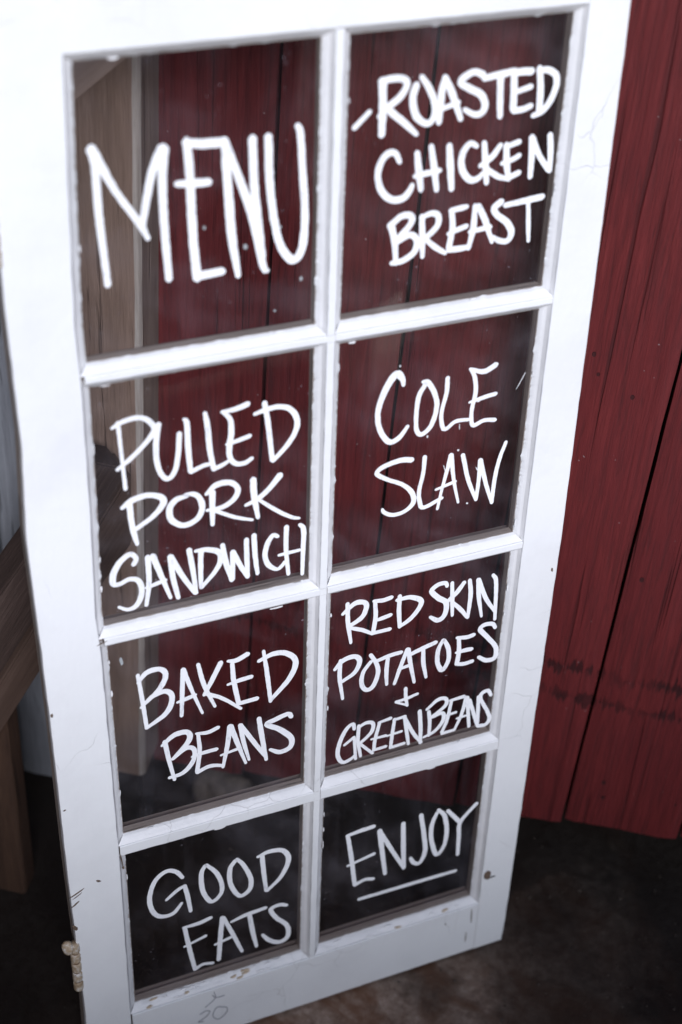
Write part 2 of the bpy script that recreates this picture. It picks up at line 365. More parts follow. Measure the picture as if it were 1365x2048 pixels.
def box(name, a, b, mat, parent=None, bev=0.002, off=(0, 0, 0)):
    (x0, y0, z0), (x1, y1, z1) = a, b
    bm = bmesh.new(); bmesh.ops.create_cube(bm, size=1)
    for v in bm.verts:
        v.co = Vector((x0+(v.co.x+.5)*(x1-x0)-off[0], y0+(v.co.y+.5)*(y1-y0)-off[1], z0+(v.co.z+.5)*(z1-z0)-off[2]))
    if bev: bmesh.ops.bevel(bm, geom=bm.edges[:], offset=bev, segments=2, affect='EDGES')
    me = bpy.data.meshes.new(name); bm.to_mesh(me); bm.free(); me.materials.append(MAT[mat])
    o = bpy.data.objects.new(name, me); C.objects.link(o)
    if parent: o.parent = parent
    return o
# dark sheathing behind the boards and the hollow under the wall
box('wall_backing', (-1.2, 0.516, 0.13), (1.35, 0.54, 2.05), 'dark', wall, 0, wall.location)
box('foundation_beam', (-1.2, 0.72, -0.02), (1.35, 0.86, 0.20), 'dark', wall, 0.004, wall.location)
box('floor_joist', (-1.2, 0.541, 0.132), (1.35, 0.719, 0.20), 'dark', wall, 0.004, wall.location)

# unseen side partition, added to cut the light from the left
part = empty('added_shade_partition', 'unseen brown upright board partition added to shade the left side of the corner', 'wall', (-0.52, -0.4, 0))
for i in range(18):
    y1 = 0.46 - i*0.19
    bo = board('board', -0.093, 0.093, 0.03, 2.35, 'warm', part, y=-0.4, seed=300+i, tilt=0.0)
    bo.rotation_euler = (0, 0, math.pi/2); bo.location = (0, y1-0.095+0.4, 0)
# unseen low board fence behind the camera, added to shade the lower part
fence = empty('added_shade_fence', 'unseen low dark board fence added to shade the foot of the window and wall', 'fence', (0.80, -1.52, 0)); fence.rotation_euler = (0, 0, math.radians(21))
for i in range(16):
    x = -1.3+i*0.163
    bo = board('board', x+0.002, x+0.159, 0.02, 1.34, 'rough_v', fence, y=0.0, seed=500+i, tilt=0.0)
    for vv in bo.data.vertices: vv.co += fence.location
for z in (0.25, 1.10): box('shade_fence_rail', (-1.3, 0.0235, z), (1.30, 0.06, z+0.09), 'warm', fence, 0.003)
e = box('added_pale_plank', (-0.42, -0.015, -0.012), (0.10, 0.075, 0.012), 'palewood', None, 0.003)  # unseen plank, added and tilted for a pale streak in the glass
nrm = Vector((-0.3, -0.5, 0.8)).normalized(); ax = Vector((0.86, -0.50, 0)); ax = (ax-ax.dot(nrm)*nrm).normalized(); up = nrm.cross(ax)
e.matrix_world = Matrix(((ax.x, up.x, nrm.x, 2.15), (ax.y, up.y, nrm.y, -0.87), (ax.z, up.z, nrm.z, 0.07), (0, 0, 0, 1)))
tag(e, 'pale fresh plank added out of view, to be mirrored in the COLE SLAW pane', 'plank')

# post behind the window: front face, worn pale arris, side face
def post(name, label, x0, x1, y0, y1, z0, z1, seed, tilt=TILT, chamfer=0.0075, mats=('post', 'edge', 'pside')):
    t = empty(name, label, 'post', ((x0+x1)/2, (y0+y1)/2, z0)); P = t.location
    rings = []
    for k in range(81):
        z = z0+(z1-z0)*k/80; s = tilt*(z-0.6)
        w = lambda q: 0.0012*nz(seed+q, z, q, 7) + 0.0005*nz(seed+q, z, q, 45)
        c = chamfer*(1+0.35*nz(seed, z, 3, 9))
        rings.append([Vector(p)-P for p in ((x0+s+w(1), y0+w(2), z), (x0+(x1-x0)*.5+s, y0+w(8)*1.5, z), (x1-c+s+w(3), y0+w(4), z), (x1-c*.35+s+w(3), y0+c*.3, z), (x1+s+w(5), y0+c+w(6), z),
                      (x1+s+w(7), (y0+y1)/2, z), (x1+s, y1, z), (x0+s, y1, z))])
    v, f = loft(rings, caps=True); mi = []
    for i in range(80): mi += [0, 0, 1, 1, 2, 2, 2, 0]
    mi += [0, 0]
    o = link('timber', v, f, list(mats), t, mi)
    return t
post('timber_post', 'brown weathered timber post with a pale worn corner, seen through the left panes', -0.160, -0.036, 0.412, 0.4845, 0.125, 2.05, 5)
tag(box('footing_block', (-0.165, 0.42, -0.01), (-0.05, 0.484, 0.124), 'dark', None, 0.006), 'dark footing block under the brown timber post behind the window', 'block')
post('timber_post', 'brown upright post at the left edge, under the diagonal brace', -0.30, -0.183, 0.262, 0.30, -0.01, 0.40, 21, tilt=0.0, chamfer=0.005, mats=('warm', 'warm', 'warm'))

def plank_poly(name, label, pts, thick, mat, cat='board', axis=None):
    """flat timber: outline polygon (3-D, one plane) given real thickness behind it; local x along the grain"""
    P = [Vector(p) for p in pts]; n = (P[1]-P[0]).cross(P[3]-P[0]).normalized()
    if n.y < 0: n = -n
    ax = (axis if axis is not None else (P[1]-P[0])).normalized(); ax = (ax-ax.dot(n)*n).normalized(); up = n.cross(ax)
    Mx = Matrix(((ax.x, n.x, up.x), (ax.y, n.y, up.y), (ax.z, n.z, up.z))); o0 = sum(P, Vector())/len(P)
    L = [Mx.transposed() @ (p-o0) for p in P]
    bm = bmesh.new(); f = [bm.verts.new((p.x, 0, p.z)) for p in L]; b = [bm.verts.new((p.x, thick, p.z)) for p in L]; k = len(L)
    bm.faces.new(f); bm.faces.new(b[::-1])
    for i in range(k): bm.faces.new((f[i], b[i], b[(i+1) % k], f[(i+1) % k]))
    bmesh.ops.recalc_face_normals(bm, faces=bm.faces)
    bmesh.ops.bevel(bm, geom=bm.edges[:], offset=0.0025, segments=2, affect='EDGES')
    me = bpy.data.meshes.new(name); bm.to_mesh(me); bm.free(); me.materials.append(MAT[mat])
    o = bpy.data.objects.new(name, me); C.objects.link(o)
    M4 = Mx.to_4x4(); M4.translation = o0; o.matrix_world = M4
    return tag(o, label, cat)
ext = Vector((-0.012, -0.010, -0.024))*3
plank_poly('diagonal_brace', 'dark rough-sawn brace board slanting up from the left edge to the post behind the glass',
    [Vector((-0.196, .235, .415))+ext, Vector((-0.0405, .3625, .709)), Vector((-0.043, .361, .733)), Vector((-0.069, .34, .751)), Vector((-0.184, .245, .58))+ext], 0.050, 'rough', 'brace', Vector((0.156, 0.128, 0.294)))
plank_poly('diagonal_brace', 'lighter smooth brown brace board just below the dark rough brace',
    [Vector((-0.196, .2225, .335))+ext, Vector((-0.136, .273, .445)), Vector((-0.032, .359, .616)), Vector((-0.030, .36, .725)), Vector((-0.037, .354, .7165)), Vector((-0.192, .227, .4235))+ext], 0.055, 'smooth', 'brace', Vector((0.156, 0.128, 0.294)))
plank_poly('diagonal_brace', 'short brown brace board across the post at the top left corner of the MENU pane',
    [(-0.016, .36, 1.250), (-0.080, .36, 1.191), (-0.175, .36, 1.103), (-0.175, .36, 1.22), (-0.016, .36, 1.38)], 0.051, 'tan', 'brace', Vector((0.064, 0, 0.059)))

# stone lying in the dark behind the window
def rock(name, label, loc, r, seed):
    bm = bmesh.new(); bmesh.ops.create_icosphere(bm, subdivisions=4, radius=1)
    for v in bm.verts:
        d = v.co.normalized(); k = 1+0.28*nz(d.x+seed, d.y, d.z, 1.6)+0.08*nz(d.x+seed, d.y, d.z, 6)
        v.co = Vector((d.x*r[0]*k, d.y*r[1]*k, d.z*r[2]*k))
    me = bpy.data.meshes.new(name); bm.to_mesh(me); bm.free(); me.materials.append(MAT['stone'])
    for p in me.polygons: p.use_smooth = True
    o = bpy.data.objects.new(name, me); C.objects.link(o); o.location = loc; return tag(o, label, 'stone')
rock('stone', 'pale brown stone lying in the dark behind the BAKED BEANS pane', (0.055, 0.50, 0.028), (0.05, 0.035, 0.033), 4)

# grit and crumbs on the slab: nobody could count it
gv = []; gf = []; G = random.Random(5)
for k in range(900):
    x = G.uniform(-0.1, 1.0); y = G.uniform(-0.35, 0.55); r = G.choice([0.0008, 0.001, 0.0014, 0.002, 0.003])*G.uniform(.7, 1.3)
    zb = 0.006*nz(x, y, 3, 4) + 0.003*nz(x, y, 9, 13) - 0.0035
    b0 = len(gv); a0 = G.uniform(0, 6.28)
    for (dx, dy, dz) in ((1, 0, 0), (-.5, .8, 0), (-.6, -.7, 0), (0.1, 0, 0.8), (0, 0, -.4)):
        q = G.uniform(.7, 1.3); gv.append((x+r*q*(dx*math.cos(a0)-dy*math.sin(a0)), y+r*q*(dx*math.sin(a0)+dy*math.cos(a0)), zb+r*dz*q+r*.25))
    for t3 in ((0, 1, 3), (1, 2, 3), (2, 0, 3), (1, 0, 4), (2, 1, 4), (0, 2, 4)): gf.append(tuple(b0+i for i in t3))
tag(link('grit', gv, gf, 'gritty'), 'small brown grit scattered over the concrete', 'grit', kind='stuff')

# ============================================================ THE WINDOW
# local frame: x across, y into the sash (front face y=0), z up; u,v measured from the top left of the opening
V5 = 1.3373
WM = Matrix(((0.83029407, -0.55597608, -0.03876033, 0), (0.55732554, 0.82828366, 0.05774447, 0), (0, -0.06954702, 0.99757867, 0), (0, 0, 0, 1)))
win = empty('menu_window', 'old white eight-pane window sash used as a hand-lettered menu board', 'window')
win.matrix_world = WM
W = 0.62; VT = -0.135; ND = 0.033; GY = 0.0112
Z = lambda v: V5 - v
L_out = [(-0.135, 0.002), (0.205, -0.001), (0.361, 0.001), (0.463, -0.004), (0.609, -0.001), (0.743, 0.001), (0.955, 0.002), (1.193, 0.006), (1.3373, 0.004)]
L_con = [(-0.135, 0.078), (0.0, 0.0775), (0.12, 0.0735), (0.241, 0.070), (0.314, 0.072), (0.45, 0.071), (0.581, 0.068), (0.632, 0.071), (0.80, 0.0725), (0.953, 0.074), (1.227, 0.073), (1.3373, 0.073)]
R_out = [(-0.135, 0.616), (0.0, 0.617), (0.26, 0.62), (0.619, 0.6235), (0.963, 0.621), (1.291, 0.619), (1.3373, 0.617)]
def poly(tab, v):
    for (a, x), (b, y) in zip(tab, tab[1:]):
        if v <= b: t = max(0, (v-a)/(b-a)); return x+(y-x)*t
    return tab[-1][1]
BEV = 0.009
def edge_noise(v, s, a=0.00055): return a*nz(v, s, 0, 35) + a*0.6*nz(v, s, 5, 130)
# upright members: cross-section in (u, y); front slot white, back slot bare wood
def upright(name, fa, fb, v0, v1, ba, bb, nst=150, parent=win, mats=('white', 'inner'), seed=0, ch=0.0012):
    rings = []
    for k in range(nst+1):
        v = v0+(v1-v0)*k/nst; a = fa(v)+edge_noise(v, seed); b = fb(v)+edge_noise(v, seed+9); A = ba(v); B = bb(v)
        if A > a: A = min(A, a + 1.0)
        dy = 0.00035*nz(v, seed, 2, 14)
        rings.append([(a, ch, Z(v)), (a+ch*.35, ch*.3+dy, Z(v)), (a+ch, dy, Z(v)), ((a+b)/2, dy, Z(v)), (b-ch, dy, Z(v)), (b-ch*.35, ch*.3+dy, Z(v)), (b, ch, Z(v)),
                      (b, GY, Z(v)), (B, GY+0.0003, Z(v)), (B, 0.021, Z(v)), (B-(0.004 if B > b else 0), 0.024, Z(v)), (B-(0.0055 if B > b else 0), ND, Z(v)),
                      (A+(0.0055 if A < a else 0), ND, Z(v)), (A+(0.004 if A < a else 0), 0.024, Z(v)), (A, 0.021, Z(v)), (A, GY+0.0003, Z(v)), (a, GY, Z(v))])
    V, F = loft(rings); mi = []
    for i in range(nst): mi += [0]*7+[1]*9+[0]
    mi += [1, 1]
    return link(name, V, F, list(mats), parent, mi)
c = lambda x: (lambda v: x)
MU = (0.3040, 0.3310)     # centre muntin, contact lines with the glass
RD = 0.5619               # right stile contact line
st1 = upright('stile', lambda v: poly(L_out, v), lambda v: poly(L_con, v)-BEV, VT, V5, lambda v: poly(L_out, v)+0.0008, lambda v: poly(L_con, v)+0.0008, seed=1)
st2 = upright('stile', c(RD+BEV), lambda v: poly(R_out, v), VT, V5, c(RD-0.0008), lambda v: poly(R_out, v)-0.0008, seed=2)
# horizontal members, between stiles
def level(name, u0, u1, va, vb, bva, bvb, parent=win, nst=70, seed=0, ch=0.0012, mats=('white', 'innerx')):
    rings = []
    for k in range(nst+1):
        u = u0+(u1-u0)*k/nst; a = va+edge_noise(u, seed); b = vb+edge_noise(u, seed+9); A = bva; B = bvb
        dy = 0.0003*nz(u, seed, 2, 14)
        rings.append([(u, ch, Z(a)), (u, ch*.3+dy, Z(a+ch*.35)), (u, dy, Z(a+ch)), (u, dy, Z((a+b)/2)), (u, dy, Z(b-ch)), (u, ch*.3+dy, Z(b-ch*.35)), (u, ch, Z(b)),
                      (u, GY, Z(b)), (u, GY+0.0003, Z(B)), (u, 0.021, Z(B)), (u, 0.024, Z(B-(0.004 if B > b else 0))), (u, ND-0.0004, Z(B-(0.0055 if B > b else 0))),
                      (u, ND-0.0004, Z(A+(0.0055 if A < a else 0))), (u, 0.024, Z(A+(0.004 if A < a else 0))), (u, 0.021, Z(A)), (u, GY+0.0003, Z(A)), (u, GY, Z(a))])
    V, F = loft(rings); mi = []
    for i in range(nst): mi += [0]*7+[1]*9+[0]
    mi += [1, 1]
    return link(name, V, F, list(mats), parent, mi)
ROWS = [(0.0000, 0.2860), (0.3120, 0.6035), (0.6310, 0.9194), (0.9532, 1.2319)]   # contact lines of each pane row
COLS = [(None, MU[0]), (MU[1], RD)]
lx = 0.0660; rx = RD+BEV-0.0004
level('rail', lx, rx, VT, -BEV, VT+.0005, 0.0008, seed=31)
level('rail', lx, rx, 1.2319+BEV+0.001, V5, 1.2319-0.0008, V5-0.0005, seed=32)
ms = []
for r in range(3):
    lo, hi = ROWS[r][1], ROWS[r+1][0]
    for (a, b) in ((lx, MU[0]+BEV), (MU[1]-BEV, rx)):
        level('muntin', a+0.0002, b-0.0002, lo+BEV, hi-BEV, lo-0.0008, hi+0.0008, seed=40+r*3+int(a*10), nst=50)
for r in range(4):
    a, b = ROWS[r]; va = a-BEV; vb = b+BEV
    upright('muntin', c(MU[0]+BEV), c(MU[1]-BEV), va+0.0, vb, c(MU[0]-0.0008), c(MU[1]+0.0008), nst=50, seed=60+r)
# crossings where the muntins meet (halved joint)
for r in range(3):
    lo, hi = ROWS[r][1]+BEV, ROWS[r+1][0]-BEV
    upright('muntin_joint', c(MU[0]+BEV-0.0003), c(MU[1]-BEV+0.0003), lo+0.0002, hi-0.0002, c(MU[0]+BEV), c(MU[1]-BEV), nst=6, seed=70+r)

# panes, each with its putty and its painted letters
def putty(u0f, u1, v0, v1, seed, parent, decay=()):
    """four mitred bevels of putty from the arris (y~0) down to the glass"""
    vs = []; fs = []; mi = []
    def strip(pa, pb, n, s, hor):
        base = len(vs); m = 5
        for i in range(n+1):
            t = i/n; A = pa(t); B = pb(t)
            j = 0.0010*nz(t*7, s, 1, 3)+0.0012*nz(t*30, s, 2, 3)+0.0009*nz(t*90, s, 4, 3)
            j += 0.0045*max(0, nz(t*5, s, 8, 3)-0.2)+0.004*max(0, nz(t*16, s, 3, 3)-0.35)
            d = Vector((B[0]-A[0], 0, B[1]-A[1])); L = d.length; d.normalize()
            dec = 0
            for (c0, w, s_) in decay:
                if s == s_: dec = max(dec, 1-abs(t-c0)/w)
            dec = max(0, dec)
            for k in range(m):
                q = k/(m-1); y = 0.0016 + (GY-0.0022)*q**(1.1 if hor else 0.5)
                P = Vector((A[0], y, A[1])) + d*(L*q+j*q**5)
                P.y += 0.0003*nz(t*9, q*2, s, 1.0) * (1 if 0 < k < m-1 else 0)
                if dec > 0 and k < m-1: P.y += dec*(0.0012+0.0022*nz(t*22, q*3, s+3)) * (0.4+q)
                if k == m-1: P.y = GY-0.0001
                vs.append(P)
            if True: vs.append(Vector((A[0], GY-0.0003, A[1])))
        mm = m+1
        for i in range(n):
            for k in range(mm):
                k2 = (k+1) % mm
                fs.append((base+i*mm+k, base+i*mm+k2, base+(i+1)*mm+k2, base+(i+1)*mm+k)); 
                tt = (i+.5)/n; rot = 0
                for (c0, w, s_) in decay:
                    if s == s_ and abs(tt-c0) < w*0.75 and nz(tt*14, k*0.35, 5, 2.0) > 0.12: rot = 0
                mi.append(rot)
    e = 0.0003
    al = lambda v: u0f(v)
    B_ = BEV
    strip(lambda t: (al(v0+(v1-v0)*t)-B_+e, Z(v0-B_+(v1-v0+2*B_)*t)), lambda t: (al(v0+(v1-v0)*t), Z(v0+(v1-v0)*t)), 110, seed+1, False)
    strip(lambda t: (u1+B_-e, Z(v0-B_+(v1-v0+2*B_)*t)), lambda t: (u1, Z(v0+(v1-v0)*t)), 110, seed+2, False)
    strip(lambda t: (al(v0)-B_+(u1-al(v0)+2*B_)*t, Z(v0-B_+e)), lambda t: (al(v0)+(u1-al(v0))*t, Z(v0)), 90, seed+3, True)
    strip(lambda t: (al(v1)-B_+(u1-al(v1)+2*B_)*t, Z(v1+B_-e)), lambda t: (al(v1)+(u1-al(v1))*t, Z(v1)), 90, seed+4, True)
    o = link('putty', vs, fs, ['putty', 'cream'], parent, mi)
    return o

def catmull(P, step=0.0022):
    if len(P) == 2: return [Vector(P[0]), Vector(P[1])]
    Q = [Vector(P[0])*2-Vector(P[1])]+[Vector(p) for p in P]+[Vector(P[-1])*2-Vector(P[-2])]
    out = []
    for i in range(1, len(Q)-2):
        p0, p1, p2, p3 = Q[i-1], Q[i], Q[i+1], Q[i+2]
        n = max(2, int((p2.xy-p1.xy).length/step))
        for k in range(n):
            t = k/n
            out.append(0.5*((2*p1)+(-p0+p2)*t+(2*p0-5*p1+4*p2-p3)*t*t+(-p0+3*p1-3*p2+p3)*t**3))
    out.append(Q[-2]); return out
def ribbon(vs, fs, pts, y0, th, seed, wk=0.92):
    """flat paint stroke lying on the pane; pts = (u, z, width)"""
    P = catmull(pts); n = len(P); top = []
    L = []; R = []
    for i, p in enumerate(P):
        a = P[max(0, i-1)]; b = P[min(n-1, i+1)]; t = (b.xy-a.xy); t = t.normalized() if t.length > 1e-9 else Vector((1, 0)); nn = Vector((-t.y, t.x))
        w = max(p.z*wk, 0.0011)/2
        w1 = w*(1+0.10*nz(i*0.35, seed, 1)+0.06*nz(i*1.3, seed, 4)); w2 = w*(1+0.10*nz(i*0.35, seed, 7)+0.06*nz(i*1.3, seed, 5))
        L.append(p.xy+nn*w1); R.append(p.xy-nn*w2)
    def cap(c, fr, to, sgn):
        r = []; v0 = fr-c; ang = sgn*math.pi
        for k in range(1, 6):
            th_ = ang*k/6; q = Vector((v0.x*math.cos(th_)-v0.y*math.sin(th_), v0.x*math.sin(th_)+v0.y*math.cos(th_)))
            r.append(c+q*(0.80+0.1*nz(k, seed, 3)))
        return r
    outline = L + cap(P[-1].xy, L[-1], R[-1], -1) + R[::-1] + cap(P[0].xy, R[0], L[0], -1)
    b = len(vs); m = len(outline)
    for q in outline: vs.append((q.x, y0-th, q.y))
    for q in outline: vs.append((q.x, y0, q.y))
    for i in range(n-1): fs.append((b+i, b+i+1, b+m-5-1-(i+1), b+m-5-1-i))
    # caps as fans
    e = n-1; cap1 = [b+n-1+k for k in range(0, 7)]; fs.append(tuple(cap1))
    cap0 = [b+m-6+k for k in range(0, 6)]+[b]; fs.append(tuple(cap0))
    for i in range(m): j = (i+1) % m; fs.append((b+i, b+m+i, b+m+j, b+j))
